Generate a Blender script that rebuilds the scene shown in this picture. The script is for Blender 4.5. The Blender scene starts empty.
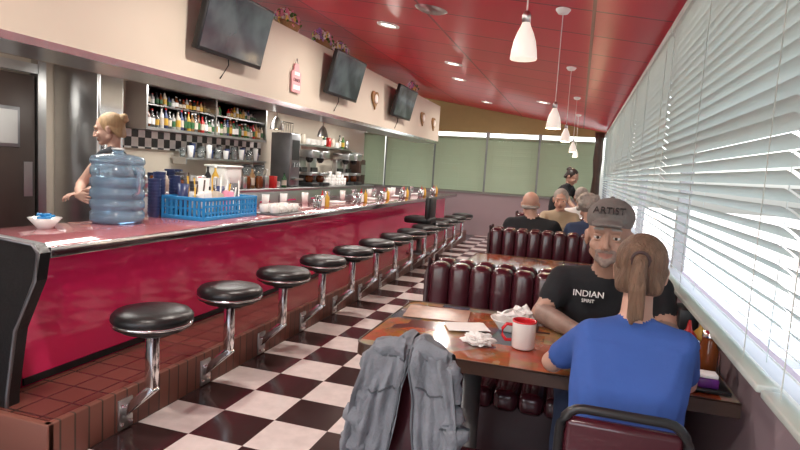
import bpy,bmesh,math,random
from mathutils import Vector,Matrix,noise
from mathutils.bvhtree import BVHTree
random.seed(7)
V=Vector
rnd=random.uniform
# ------------------------------------------------------------ materials
def mat(name,col,rough=.5,metal=0,var=.12,scale=8,bump=0,bscale=None,trans=0,emit=0,ecol=None,coat=0,alpha=1,ior=1.45,spec=None):
    m=bpy.data.materials.new(name);m.use_nodes=True
    nt=m.node_tree;N=nt.nodes;L=nt.links
    b=N['Principled BSDF']
    tc=N.new('ShaderNodeTexCoord');no=N.new('ShaderNodeTexNoise');no.inputs['Scale'].default_value=scale
    no.inputs['Detail'].default_value=4
    L.new(tc.outputs['Object'],no.inputs['Vector'])
    mx=N.new('ShaderNodeMix');mx.data_type='RGBA'
    mx.inputs[6].default_value=(*[c*(1-var) for c in col],1)
    mx.inputs[7].default_value=(*[min(1,c*(1+var)) for c in col],1)
    L.new(no.outputs['Fac'],mx.inputs[0]);L.new(mx.outputs[2],b.inputs['Base Color'])
    b.inputs['Roughness'].default_value=rough;b.inputs['Metallic'].default_value=metal
    b.inputs['Transmission Weight'].default_value=trans;b.inputs['Coat Weight'].default_value=coat
    b.inputs['IOR'].default_value=ior;b.inputs['Alpha'].default_value=alpha
    if spec is not None: b.inputs['Specular IOR Level'].default_value=spec
    if emit:
        b.inputs['Emission Color'].default_value=(*(ecol or col),1);b.inputs['Emission Strength'].default_value=emit
    if bump:
        n2=N.new('ShaderNodeTexNoise');n2.inputs['Scale'].default_value=bscale or scale*4;n2.inputs['Detail'].default_value=5
        L.new(tc.outputs['Object'],n2.inputs['Vector'])
        bp=N.new('ShaderNodeBump');bp.inputs['Strength'].default_value=bump;bp.inputs['Distance'].default_value=.01
        L.new(n2.outputs['Fac'],bp.inputs['Height']);L.new(bp.outputs[0],b.inputs['Normal'])
    return m
def nodes(m): return m.node_tree.nodes,m.node_tree.links,m.node_tree.nodes['Principled BSDF']
def brickmat(name,c1,c2,mortar,bw,bh,ms,loc=(0,0,0),rot=(0,0,0),offset=0,rough=.4,bump=.3):
    m=mat(name,c1,rough,var=.1);N,L,b=nodes(m)
    tc=N.new('ShaderNodeTexCoord');mp=N.new('ShaderNodeMapping')
    mp.inputs['Location'].default_value=loc;mp.inputs['Rotation'].default_value=rot
    br=N.new('ShaderNodeTexBrick');br.offset=offset;br.squash=1
    br.inputs['Color1'].default_value=(*c1,1);br.inputs['Color2'].default_value=(*c2,1);br.inputs['Mortar'].default_value=(*mortar,1)
    br.inputs['Scale'].default_value=1;br.inputs['Mortar Size'].default_value=ms
    br.inputs['Brick Width'].default_value=bw;br.inputs['Row Height'].default_value=bh
    L.new(tc.outputs['Object'],mp.inputs[0]);L.new(mp.outputs[0],br.inputs['Vector'])
    L.new(br.outputs['Color'],b.inputs['Base Color'])
    if bump:
        bp=N.new('ShaderNodeBump');bp.inputs['Strength'].default_value=bump;bp.inputs['Distance'].default_value=.004;bp.invert=True
        L.new(br.outputs['Fac'],bp.inputs['Height']);L.new(bp.outputs[0],b.inputs['Normal'])
    return m
def checkmat(name,c1,c2,size,loc,rough=.25):
    m=mat(name,c1,rough);N,L,b=nodes(m)
    tc=N.new('ShaderNodeTexCoord');mp=N.new('ShaderNodeMapping');mp.vector_type='POINT'
    mp.inputs['Scale'].default_value=(1/size,)*3
    mp.inputs['Location'].default_value=tuple(-l/size for l in loc)
    ck=N.new('ShaderNodeTexChecker');ck.inputs['Scale'].default_value=1
    no=N.new('ShaderNodeTexNoise');no.inputs['Scale'].default_value=14;no.inputs['Detail'].default_value=6
    mx=N.new('ShaderNodeMix');mx.data_type='RGBA';mx.blend_type='MULTIPLY';mx.inputs[0].default_value=.35
    ck.inputs['Color1'].default_value=(*c2,1);ck.inputs['Color2'].default_value=(*c1,1)
    L.new(tc.outputs['Object'],mp.inputs[0]);L.new(mp.outputs[0],ck.inputs['Vector']);L.new(tc.outputs['Object'],no.inputs['Vector'])
    L.new(ck.outputs['Color'],mx.inputs[6]);L.new(no.outputs['Fac'],mx.inputs[7]);L.new(mx.outputs[2],b.inputs['Base Color'])
    return m
M_=dict(
 cream=mat('cream_paint',(.56,.495,.41),.6,var=.04,scale=2),
 white=mat('white_paint',(.8,.8,.77),.5,var=.04),
 ceilw=mat('kitchen_ceiling_paint',(.50,.47,.43),.7,var=.05),
 chrome=mat('chrome',(.75,.75,.76),.14,1,var=.05),
 steel=mat('brushed_steel',(.52,.52,.52),.28,1,var=.12,scale=5),
 dsteel=mat('dark_steel',(.22,.22,.23),.4,.8,var=.2),
 black=mat('black_vinyl',(.012,.011,.012),.32,var=.3,bump=.15,bscale=60),
 blackp=mat('black_plastic',(.015,.015,.016),.35,var=.2),
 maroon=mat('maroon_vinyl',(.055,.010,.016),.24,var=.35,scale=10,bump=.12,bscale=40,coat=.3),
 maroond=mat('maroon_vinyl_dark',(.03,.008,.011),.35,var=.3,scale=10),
 pink=mat('cherry_laminate',(.88,.03,.16),.12,var=.08,scale=1.5,coat=.6),
 ctop=mat('countertop_laminate',(.44,.15,.17),.08,var=.25,scale=60,coat=.8),
 mauve=mat('mauve_wall_paint',(.32,.24,.26),.6,var=.06,scale=3),
 yellow=mat('mustard_paint',(.32,.23,.09),.6,var=.1),
 redpl=mat('red_plastic',(.5,.02,.02),.3),
 blueb=mat('blue_crate_plastic',(.03,.27,.60),.35,var=.1),
 navy=mat('navy_plastic',(.04,.06,.16),.3),
 jug=mat('blue_polycarbonate',(.46,.66,.82),.10,var=.08,trans=.7),
 glass=mat('clear_glass',(.75,.8,.8),.05,trans=.85,var=.03),
 wood=mat('dark_wood',(.05,.026,.018),.4,var=.35,scale=12),
 doorm=mat('brown_door_laminate',(.040,.027,.022),.4,var=.2),
 paper=mat('white_paper',(.82,.82,.80),.8,var=.04,bump=.4,bscale=30),
 ceramic=mat('white_ceramic',(.82,.8,.77),.15,var=.03,coat=.4),
 redcer=mat('red_glaze',(.6,.02,.03),.2,var=.05),
 amber=mat('syrup',(.15,.04,.01),.15),
 purple=mat('purple_jam',(.12,.02,.2),.3),
 mustard=mat('mustard_plastic',(.55,.33,.04),.35),
 green=mat('green_plastic',(.03,.11,.04),.25),
 pinkpl=mat('pink_sign_paint',(.70,.34,.36),.5),
 wicker=mat('wicker',(.30,.17,.07),.7,var=.4,scale=40,bump=.6,bscale=60),
 leaf=mat('leaves',(.07,.20,.04),.6,var=.4),
 petal=mat('pink_petals',(.85,.35,.48),.6),petal2=mat('yellow_petals',(.9,.72,.2),.6),petal3=mat('white_petals',(.9,.85,.8),.6),petal4=mat('violet_petals',(.45,.25,.6),.6),
 lampglass=mat('frosted_lamp_glass',(.85,.82,.78),.35,var=.03,emit=.3,ecol=(1,.9,.75)),
 bulb=mat('warm_bulb',(1,.8,.5),.4,emit=14,ecol=(1,.75,.42)),
 canlight=mat('recessed_lamp_lens',(1,.95,.85),.4,emit=6,ecol=(1,.9,.75)),
 concrete=mat('outdoor_concrete',(.42,.4,.38),.9,var=.1,scale=1),
 carred=mat('car_paint_red',(.5,.03,.03),.25,coat=.5),carwhite=mat('car_paint_white',(.7,.7,.7),.25,coat=.5),
 cargl=mat('car_window_glass',(.02,.03,.035),.1),
 tire=mat('tire_rubber',(.02,.02,.02),.8),
 stucco=mat('outdoor_stucco',(.55,.4,.3),.9,var=.08),
 frame=mat('window_frame_white',(.40,.40,.39),.5,var=.04),
 denim=mat('grey_denim',(.165,.18,.205),.85,var=.35,scale=25,bump=.5,bscale=90),
 denimd=mat('grey_denim_seam',(.085,.095,.11),.9,var=.2),
 blue=mat('blue_shirt_cloth',(.038,.095,.34),.85,var=.12,scale=10,bump=.3,bscale=25),
 blk=mat('black_tshirt_cloth',(.014,.015,.018),.9,var=.3,bump=.3,bscale=25),
 gry=mat('charcoal_tank_cloth',(.04,.045,.055),.9,var=.3,bump=.3,bscale=25),
 jeans=mat('jeans_cloth',(.04,.06,.12),.9,var=.2),
 khaki=mat('khaki_cloth',(.42,.34,.24),.9),
 capm=mat('grey_cap_cloth',(.17,.155,.145),.9,var=.2,scale=30,bump=.4,bscale=80),
 skin=mat('skin_fair',(.56,.34,.26),.5,var=.1,scale=14,bump=.08,bscale=80),
 skint=mat('skin_tan',(.42,.255,.19),.5,var=.14,scale=14,bump=.08,bscale=80),
 tattoo=mat('tattooed_skin',(.27,.185,.15),.5,var=.5,scale=22),
 lip=mat('lips',(.32,.15,.12),.4),eye=mat('eye_white',(.60,.57,.55),.2),iris=mat('iris_dark',(.03,.02,.015),.2),
 hbrown=mat('hair_brown',(.15,.088,.055),.5,var=.7,scale=30,bump=.9,bscale=70),
 hblond=mat('hair_blonde',(.42,.27,.14),.55,var=.35,scale=30,bump=.6,bscale=70),
 hgrey=mat('hair_grey',(.34,.31,.28),.7,var=.35,scale=30,bump=.7,bscale=60),
 hblack=mat('hair_black',(.02,.014,.012),.5,var=.3,bump=.4),
 beard=mat('greying_stubble',(.24,.185,.16),.8,var=.5,scale=80,bump=.4,bscale=150),
 tieb=mat('hair_tie',(.05,.03,.03),.7),
 tube=mat('fluorescent_diffuser',(1,1,.95),.4,emit=2.2,ecol=(1,.97,.88)),
)
G=lambda k:M_[k]
for k in('hbrown','hblond'):
    N,L,b=nodes(G(k))
    for n in list(N):
        if n.type=='TEX_NOISE':
            mp=N.new('ShaderNodeMapping');mp.inputs['Scale'].default_value=(3.2,3.2,.35)
            tc=[q for q in N if q.type=='TEX_COORD'][0];L.new(tc.outputs['Object'],mp.inputs[0]);L.new(mp.outputs[0],n.inputs['Vector'])
m_scr=mat('tv_screen',(.02,.02,.025),.12);N,L,b=nodes(m_scr)
tc=N.new('ShaderNodeTexCoord');no=N.new('ShaderNodeTexNoise');no.inputs['Scale'].default_value=3.5;no.inputs['Detail'].default_value=3
cr=N.new('ShaderNodeValToRGB');cr.color_ramp.elements[0].position=.4;cr.color_ramp.elements[0].color=(.02,.03,.035,1);cr.color_ramp.elements[1].position=.65;cr.color_ramp.elements[1].color=(.15,.18,.17,1)
L.new(tc.outputs['Object'],no.inputs['Vector']);L.new(no.outputs['Fac'],cr.inputs[0]);L.new(cr.outputs[0],b.inputs['Emission Color']);b.inputs['Emission Strength'].default_value=.4
m_floor=checkmat('checker_floor_tile',(.82,.73,.70),(.05,.026,.026),.30,(-2.0,2.25,-.15),.17)
m_bwtile=checkmat('black_white_wall_tile',(.8,.8,.78),(.02,.02,.02),.10,(-4.45,0,0),.3)
m_step=brickmat('quarry_tile',(.15,.05,.038),(.12,.038,.03),(.045,.022,.018),.15,.15,.006,rough=.25)
m_brick=brickmat('step_brick',(.22,.085,.06),(.16,.06,.045),(.07,.04,.03),.075,.3,.005,rot=(0,math.radians(90),math.radians(90)),rough=.45)
m_ceil=brickmat('red_ceiling_panel',(.66,.006,.045),(.58,.005,.038),(.22,.003,.013),1.22,.61,.011,rough=.30,bump=.4)
nodes(m_ceil)[2].inputs['Specular IOR Level'].default_value=.4
def translucent(name,col,tcol,f,rough=.5):
    m=mat(name,col,rough,var=.03);N,L,b=nodes(m)
    tr=N.new('ShaderNodeBsdfTranslucent');tr.inputs[0].default_value=(*tcol,1);ms=N.new('ShaderNodeMixShader');ms.inputs[0].default_value=f
    L.new(b.outputs[0],ms.inputs[1]);L.new(tr.outputs[0],ms.inputs[2]);L.new(ms.outputs[0],N['Material Output'].inputs[0]);return m
m_ctr=translucent('blind_slat',(.56,.62,.58),(.58,.66,.58),.16)
m_green=translucent('green_blind_slat',(.28,.33,.23),(.30,.36,.23),.14)
m_tab=mat('postcard_table_laminate',(.4,.2,.1),.12,coat=.4)
N,L,b=nodes(m_tab)
tc=N.new('ShaderNodeTexCoord');vo=N.new('ShaderNodeTexVoronoi');vo.distance='CHEBYCHEV';vo.inputs['Scale'].default_value=7
cr=N.new('ShaderNodeValToRGB');cr.color_ramp.interpolation='CONSTANT'
cols=[(.30,.10,.035),(.34,.20,.11),(.07,.035,.026),(.32,.07,.03),(.30,.24,.19),(.08,.10,.13),(.32,.14,.05)]
while len(cr.color_ramp.elements)<len(cols): cr.color_ramp.elements.new(.5)
for i,c in enumerate(cols):
    cr.color_ramp.elements[i].position=i/len(cols);cr.color_ramp.elements[i].color=(*c,1)
sx=N.new('ShaderNodeSeparateColor');no=N.new('ShaderNodeTexNoise');no.inputs['Scale'].default_value=16;no.inputs['Detail'].default_value=8
mx=N.new('ShaderNodeMix');mx.data_type='RGBA';mx.blend_type='OVERLAY';mx.inputs[0].default_value=.8
L.new(tc.outputs['Object'],vo.inputs['Vector']);L.new(tc.outputs['Object'],no.inputs['Vector'])
L.new(vo.outputs['Color'],sx.inputs[0]);L.new(sx.outputs[0],cr.inputs[0]);L.new(cr.outputs[0],mx.inputs[6]);L.new(no.outputs['Color'],mx.inputs[7]);L.new(mx.outputs[2],b.inputs['Base Color'])
# ------------------------------------------------------------ mesh builder
def bm_data(bm):
    bm.verts.ensure_lookup_table()
    for i,v in enumerate(bm.verts): v.index=i
    r=([v.co.copy() for v in bm.verts],[[v.index for v in f.verts] for f in bm.faces]);bm.free();return r
class MB:
    def __init__(s): s.v=[];s.f=[];s.mi=[];s.sm=[];s.mats=[]
    def add(s,vs,fs,m,smooth=True,M=None):
        o=len(s.v)
        if m not in s.mats: s.mats.append(m)
        k=s.mats.index(m)
        for v in vs: s.v.append(tuple(M@V(v)) if M is not None else tuple(v))
        for f in fs: s.f.append([i+o for i in f]);s.mi.append(k);s.sm.append(smooth)
    def box(s,c,d,m,bev=0,rot=None,seg=2,smooth=None):
        bm=bmesh.new();bmesh.ops.create_cube(bm,size=1)
        for v in bm.verts: v.co=V((v.co.x*d[0],v.co.y*d[1],v.co.z*d[2]))
        if bev: bmesh.ops.bevel(bm,geom=list(bm.edges),offset=bev,segments=seg,profile=.5,affect='EDGES')
        M=Matrix.Translation(V(c))
        if rot is not None: M=M@rot
        vs,fs=bm_data(bm);s.add(vs,fs,m,bool(bev) if smooth is None else smooth,M)
    def lathe(s,prof,m,c=(0,0,0),seg=24,M=None,smooth=True,sx=1,sy=1):
        vs=[];fs=[];n=len(prof)
        for r,z in prof:
            for k in range(seg):
                a=2*math.pi*k/seg;vs.append(V((r*math.cos(a)*sx,r*math.sin(a)*sy,z)))
        for i in range(n-1):
            for k in range(seg):
                k2=(k+1)%seg;fs.append([i*seg+k,i*seg+k2,(i+1)*seg+k2,(i+1)*seg+k])
        T=Matrix.Translation(V(c))
        if M is not None: T=T@M
        s.add(vs,fs,m,smooth,T)
    def cyl(s,p0,p1,r,m,r1=None,seg=16,smooth=True):
        p0=V(p0);p1=V(p1);d=p1-p0;q=d.to_track_quat('Z','Y').to_matrix().to_4x4();h=d.length;r1=r if r1 is None else r1
        s.lathe([(0.0001,0),(r,0),(r,0),(r1,h),(r1,h),(0.0001,h)],m,p0,seg,q,smooth)
    def tube(s,pts,r,m,seg=10,closed=False):
        pts=[V(p) for p in pts];n=len(pts);vs=[];fs=[]
        up=V((0,0,1))
        for i,p in enumerate(pts):
            a=pts[(i-1)%n] if (closed or i>0) else p;bb=pts[(i+1)%n] if (closed or i<n-1) else p
            t=(bb-a).normalized();u=up if abs(t.dot(up))<.95 else V((0,1,0))
            x=t.cross(u).normalized();y=x.cross(t)
            rr=r[i] if isinstance(r,(list,tuple)) else r
            for k in range(seg):
                an=2*math.pi*k/seg;vs.append(p+x*math.cos(an)*rr+y*math.sin(an)*rr)
        for i in range(n if closed else n-1):
            j=(i+1)%n
            for k in range(seg):
                k2=(k+1)%seg;fs.append([i*seg+k,i*seg+k2,j*seg+k2,j*seg+k])
        if not closed: fs.append(list(range(seg))[::-1]);fs.append([(n-1)*seg+k for k in range(seg)])
        s.add(vs,fs,m,True)
    def sph(s,c,r,m,sub=2,M=None):
        bm=bmesh.new();bmesh.ops.create_icosphere(bm,subdivisions=sub,radius=1)
        rr=r if isinstance(r,(tuple,list)) else (r,r,r)
        for v in bm.verts: v.co=V((v.co.x*rr[0],v.co.y*rr[1],v.co.z*rr[2]))
        T=Matrix.Translation(V(c))
        if M is not None: T=M@T
        vs,fs=bm_data(bm);s.add(vs,fs,m,True,T)
    def grid(s,fn,nu,nv,m,smooth=True):
        vs=[fn(i/nu,j/nv) for i in range(nu+1) for j in range(nv+1)]
        fs=[[i*(nv+1)+j,(i+1)*(nv+1)+j,(i+1)*(nv+1)+j+1,i*(nv+1)+j+1] for i in range(nu) for j in range(nv)]
        s.add(vs,fs,m,smooth)
    def poly(s,pts,depth,m,M=None):
        n=len(pts);vs=[V((x,0,z)) for x,z in pts]+[V((x,depth,z)) for x,z in pts]
        fs=[list(range(n)),list(range(n,2*n))[::-1]]+[[i,(i+1)%n,(i+1)%n+n,i+n] for i in range(n)]
        s.add(vs,fs,m,False,M)
    def text(s,t,size,m,M,ext=.0008):
        cu=bpy.data.curves.new('t','FONT');cu.body=t;cu.size=size;cu.extrude=ext;cu.align_x='CENTER';cu.align_y='CENTER'
        ob=bpy.data.objects.new('t',cu);bpy.context.scene.collection.objects.link(ob)
        bpy.context.view_layer.update()
        me=bpy.data.meshes.new_from_object(ob.evaluated_get(bpy.context.evaluated_depsgraph_get()))
        s.add([v.co.copy() for v in me.vertices],[list(p.vertices) for p in me.polygons],m,False,M)
        bpy.data.objects.remove(ob);bpy.data.meshes.remove(me)
    def obj(s,name):
        me=bpy.data.meshes.new(name)
        me.from_pydata(s.v,[],s.f)
        for m in s.mats: me.materials.append(m)
        me.polygons.foreach_set('material_index',s.mi);me.polygons.foreach_set('use_smooth',s.sm)
        me.update();me.validate()
        ob=bpy.data.objects.new(name,me);bpy.context.scene.collection.objects.link(ob)
        return ob
def inst(src,name,loc):
    ob=bpy.data.objects.new(name,src.data);ob.location=loc;bpy.context.scene.collection.objects.link(ob);return ob
def simple(name,c,d,m,bev=0):
    mb=MB();mb.box(c,d,m,bev);return mb.obj(name)
# ------------------------------------------------------------ organic
def hullmesh(sp,M=None):
    bm=bmesh.new()
    for p,r in sp:
        p=V(p);t=bmesh.new();bmesh.ops.create_icosphere(t,subdivisions=2,radius=r)
        for v in t.verts: bm.verts.new(v.co+p)
        t.free()
    bm.verts.ensure_lookup_table()
    res=bmesh.ops.convex_hull(bm,input=list(bm.verts),use_existing_faces=False)
    bmesh.ops.delete(bm,geom=[g for g in set(res['geom_interior']) if isinstance(g,bmesh.types.BMVert)],context='VERTS')
    vs,fs=bm_data(bm)
    if M is not None: vs=[M@v for v in vs]
    return vs,fs
def ellmesh(c,r,M=None,rot=None):
    bm=bmesh.new();bmesh.ops.create_icosphere(bm,subdivisions=3,radius=1)
    vs,fs=bm_data(bm)
    R=rot if rot is not None else Matrix.Identity(4)
    vs=[(R@V((v.x*r[0],v.y*r[1],v.z*r[2])))+V(c) for v in vs]
    if M is not None: vs=[M@v for v in vs]
    return vs,fs
def organic(mb,prims,voxel,smooth=4,disp=None):
    """prims: list of (material, (verts,faces)) -> one continuous voxel-remeshed surface"""
    vs=[];fs=[];by={}
    for m,(v,f) in prims:
        o=len(vs);vs+=v;fs+=[[i+o for i in q] for q in f]
        bv=by.setdefault(m,[[],[]]);o2=len(bv[0]);bv[0]+=v;bv[1]+=[[i+o2 for i in q] for q in f]
    me=bpy.data.meshes.new('tmp');me.from_pydata([tuple(v) for v in vs],[],fs)
    bm=bmesh.new();bm.from_mesh(me);bmesh.ops.recalc_face_normals(bm,faces=list(bm.faces));bm.to_mesh(me);bm.free()
    ob=bpy.data.objects.new('tmp',me);bpy.context.scene.collection.objects.link(ob)
    r=ob.modifiers.new('r','REMESH');r.mode='VOXEL';r.voxel_size=voxel
    sm=ob.modifiers.new('s','SMOOTH');sm.iterations=smooth;sm.factor=.5
    bpy.context.view_layer.update()
    e=bpy.data.meshes.new_from_object(ob.evaluated_get(bpy.context.evaluated_depsgraph_get()))
    pv=[v.co.copy() for v in e.vertices];pf=[list(p.vertices) for p in e.polygons];cs=[p.center.copy() for p in e.polygons]
    bpy.data.objects.remove(ob);bpy.data.meshes.remove(e);bpy.data.meshes.remove(me)
    trees=[(m,BVHTree.FromPolygons(d[0],d[1])) for m,d in by.items()]
    lab=[]
    for c in cs:
        best=None;bd=9
        for m,t in trees:
            d=t.find_nearest(c)[3]
            if d is not None and d<bd: bd=d;best=m
        lab.append(best)
    if disp: pv=[disp(v) for v in pv]
    for m,_ in trees:
        mb.add([],[],m)
    o=len(mb.v);mb.v+=[tuple(v) for v in pv]
    for f,l in zip(pf,lab): mb.f.append([i+o for i in f]);mb.mi.append(mb.mats.index(l));mb.sm.append(True)
def head(mb,M,skin,hair,style,beard=None,voxel=.005,scale=1.0,face=True):
    M=M@Matrix.Scale(scale,4)
    P=[]
    H=lambda m,*sp:P.append((m,hullmesh(sp,M)))
    E=lambda m,c,r,rot=None:P.append((m,ellmesh(c,r,M,rot)))
    E(skin,(0,.012,.03),(.074,.094,.084));E(skin,(0,-.022,-.03),(.060,.072,.083))
    H(skin,((.044,.0,-.06),.022),((-.044,.0,-.06),.022),((0,-.072,-.090),.022))
    E(skin,(.036,-.066,-.028),(.024,.02,.024));E(skin,(-.036,-.066,-.028),(.024,.02,.024))
    H(skin,((.036,-.076,.026),.013),((-.036,-.076,.026),.013),((0,-.083,.03),.013))
    H(skin,((0,-.090,.014),.007),((0,-.112,-.028),.0115));H(skin,((.011,-.098,-.034),.008),((-.011,-.098,-.034),.008))
    H(G('lip'),((.020,-.086,-.058),.005),((0,-.096,-.057),.006),((-.020,-.086,-.058),.005))
    H(G('lip'),((.017,-.085,-.066),.005),((0,-.094,-.067),.0065),((-.017,-.085,-.066),.005))
    for s in(1,-1):
        E(skin,(s*.077,.014,-.012),(.009,.018,.031));E(skin,(s*.080,.020,.003),(.009,.013,.014))
        H(hair if style!='bald' else skin,((s*.046,-.083,.031),.0045),((s*.018,-.092,.033),.0055))
    if beard:
        H(beard,((.026,-.082,-.074),.010),((-.026,-.082,-.074),.010),((0,-.092,-.090),.017))
        H(beard,((.026,-.088,-.048),.005),((0,-.098,-.046),.006),((-.026,-.088,-.048),.005))
        for s in(1,-1): H(beard,((s*.029,-.084,-.050),.006),((s*.029,-.082,-.078),.009))
    if style in('pony','bun'):
        E(hair,(0,.028,.036),(.083,.098,.090));H(hair,((.068,.03,.005),.018),((.050,.078,-.055),.024),((-.050,.078,-.055),.024),((-.068,.03,.005),.018),((0,.09,.04),.035))
    if style=='pony':
        H(hair,((0,.11,.045),.024),((0,.140,.02),.024));H(hair,((0,.140,.02),.024),((.004,.146,-.05),.026));H(hair,((.004,.146,-.05),.026),((.008,.14,-.15),.010))
        for i in range(7):
            x=rnd(-.02,.02);H(hair,((x*.6,.15,.0),.009),((x,.165,-.06),.009),((x*1.3,.15,-.15-rnd(0,.02)),.0055))
    if style=='bun':
        E(hair,(0,.120,.060),(.038,.034,.038));E(hair,(.015,.14,.075),(.02,.02,.02));E(hair,(-.02,.135,.05),(.02,.018,.02))
    if style=='curly':
        E(hair,(0,.025,.035),(.092,.10,.092))
        for i in range(26):
            a=rnd(0,6.28);zz=rnd(-.06,.11);rr=math.sqrt(max(.002,1-((zz-.02)/.115)**2))
            y=.025+.09*rr*math.sin(a);x=.088*rr*math.cos(a)
            if y<-.04 and zz<.06: continue
            E(hair,(x,y,zz),(.024,.024,.022))
    if style=='short':
        E(hair,(0,.022,.038),(.081,.098,.086));H(hair,((.06,.05,-.02),.02),((-.06,.05,-.02),.02),((0,.085,-.03),.02))
    if style=='bald':
        H(hair,((.068,.035,-.025),.010),((.05,.088,-.035),.014),((-.05,.088,-.035),.014),((-.068,.035,-.025),.010))
    if style=='cap':
        H(hair,((.062,.03,-.02),.015),((-.062,.03,-.02),.015),((0,.088,-.02),.018))
    organic(mb,P,voxel,3)
    if face:
        for s in(1,-1):
            mb.sph((s*.032,-.079,.002),(.0135,.011,.0085),G('eye'),2,M);mb.sph((s*.031,-.0885,.001),(.0055,.003,.0055),G('iris'),2,M)
            mb.sph((s*.032,-.0815,.0095),(.016,.012,.0065),skin,2,M);mb.sph((s*.032,-.080,-.0085),(.015,.010,.004),skin,2,M)
    return M
def hand(mb,w,d,n,side,curl,skin,s=1.,voxel=.0045):
    w=V(w);d=V(d).normalized();n=V(n);n=(n-d*n.dot(d)).normalized();l=d.cross(n)*side
    P=[];H=lambda *sp:P.append((skin,hullmesh([(p,r*s) for p,r in sp])))
    H((w-d*.02*s,.024),(w+d*.02*s+l*.014*s,.017),(w+d*.02*s-l*.014*s,.017))
    H((w+d*.015*s+l*.018*s,.015),(w+d*.015*s-l*.018*s,.014),(w+d*.082*s+l*.030*s,.0115),(w+d*.078*s-l*.030*s,.0105))
    for i,(ln) in enumerate((.070,.078,.072,.056)):
        p=w+d*(.083-.003*abs(i-1))*s+l*(.031-.0207*i)*s
        for k,fr in enumerate((.45,.30,.25)):
            a=curl*(k+.6);q=p+((d*math.cos(a)+n*math.sin(a))+l*(.14-.095*i)).normalized()*ln*fr*s
            H((p,.0092-.0007*k),(q,.0086-.0008*k));p=q
    t0=w+d*.022*s+l*.022*s;t1=t0+(d*.55+l*.75+n*.25).normalized()*.038*s;t2=t1+(d*.8+l*.4+n*.35).normalized()*.030*s;t3=t2+(d*.95+l*.1+n*.4).normalized()*.024*s
    H((t0,.014),(t1,.0115));H((t1,.0112),(t2,.0098));H((t2,.0098),(t3,.0082))
    organic(mb,P,voxel,2)
def person(J,shirt,pants,skin,hair,style,headM,arms=None,sleeve=.55,beard=None,voxel=.010,hv=.005,k=1.0,hscale=1.,shoe=None,forearm=None,belly=0,hands=True):
    mb=MB();P=[]
    H=lambda m,*sp:P.append((m,hullmesh(sp)))
    g=lambda n:V(J[n])
    lat=(g('shL')-g('shR')).normalized()
    pe,ch,nk=g('pelvis'),g('chest'),g('neck')
    wa=pe.lerp(ch,.45)
    H(shirt,(g('shL'),.058*k),(g('shR'),.058*k),(ch+lat*.08*k,.10*k),(ch-lat*.08*k,.10*k))
    H(shirt,(ch+lat*.075*k,.102*k),(ch-lat*.075*k,.102*k),(wa+lat*(.06+belly)*k,(.093+belly)*k),(wa-lat*(.06+belly)*k,(.093+belly)*k))
    H(shirt,(wa+lat*(.06+belly)*k,(.093+belly)*k),(wa-lat*(.06+belly)*k,(.093+belly)*k),(pe+lat*.085*k+V((0,0,.05)),.105*k),(pe-lat*.085*k+V((0,0,.05)),.105*k))
    H(pants,(pe+lat*.08*k,.105*k),(pe-lat*.08*k,.105*k))
    H(shirt,(nk-V((0,0,.035)),.062*k),(g('shL').lerp(nk,.15),.05*k),(g('shR').lerp(nk,.15),.05*k),(ch,.09*k))
    hc=headM.to_translation();hb=hc+ (headM.to_3x3()@V((0,.03,-.06)))
    H(skin,(nk-V((0,0,.01)),.054*k),(hb,.048*k))
    for S in('L','R'):
        sh,el,wr=g('sh'+S),g('el'+S),g('wr'+S)
        H(skin,(sh,.048*k),(el,.040*k));H(forearm or skin,(el,.041*k),(el.lerp(wr,.3),.040*k),(wr,.026*k))
        if sleeve>0:
            H(shirt,(sh,.060*k),(sh.lerp(el,sleeve),.055*k))
        if sleeve>=1: H(shirt,(el,.05*k),(el.lerp(wr,.9),.036*k))
        hp,kn,an=g('hip'+S),g('kn'+S),g('an'+S)
        H(pants,(hp,.092*k),(kn,.062*k));H(pants,(kn,.06*k),(kn.lerp(an,.35),.058*k),(an,.042*k))
        f=V(J.get('foot',(0,-1,0)))
        H(shoe or G('blackp'),(an-V((0,0,.03)),.042),(an+f*.14-V((0,0,.045)),.032))
    def disp(v):
        a=noise.noise(v*7)*.007+noise.noise(V((v.x*14,v.y*14,v.z*5)))*.006
        return v+V((a,a*.8,0)) if v.z<nk.z-.05 else v
    organic(mb,P,voxel,5,disp)
    head(mb,headM,skin,hair,style,beard,hv,hscale)
    if hands:
        for S,sd in(('L',1),('R',-1)):
            a=(arms or {}).get(S)
            w=g('wr'+S);d=(w-g('el'+S)).normalized()
            if a: d=V(a[0]).normalized();n=V(a[1]);c=a[2]
            else: n=V((0,0,-1));c=.35
            hand(mb,w,d,n,sd*(a[3] if a and len(a)>3 else 1),c,skin,k,.005 if voxel<.011 else .007)
    return mb
# ------------------------------------------------------------ room
def cz(x): return 2.26+.16*(.49-x)
mb=MB();mb.grid(lambda u,v:V((-2.0+u*4.6-0.0,-3+v*15.1,0)),1,1,m_floor,False);mb.grid(lambda u,v:V((-5.2+u*3.2,-3+v*15.1,0)),1,1,G('dsteel'),False)
fl=mb.obj('floor')
mb=MB()
a=V((.62,-3,cz(.62)));b_=V((-5.2,-3,cz(-5.2)))
mb.add([a,b_,b_+V((0,15.1,0)),a+V((0,15.1,0)),a+V((0,0,.1)),b_+V((0,0,.1)),b_+V((0,15.1,.1)),a+V((0,15.1,.1))],[[0,1,2,3],[7,6,5,4],[0,4,5,1],[3,2,6,7],[0,3,7,4],[1,5,6,2]],m_ceil,False)
mb.obj('ceiling')
simple('wall_right',(.56,4.5,.43),(.10,15.1,.86),G('mauve'))
simple('trim_1',(.51,4.5,.875),(.09,15.0,.03),G('frame'),.006)
mb=MB();mb.box((.56,4.5,2.235),(.08,15.1,.07),G('frame'))
for i in range(8):
    y=-2.95+i*2.13;mb.box((.56,y,1.55),(.06,.06,1.35),G('frame'))
mb.box((.56,4.5,1.56),(.04,15,.03),G('frame'))
mb.obj('window_1')
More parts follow.
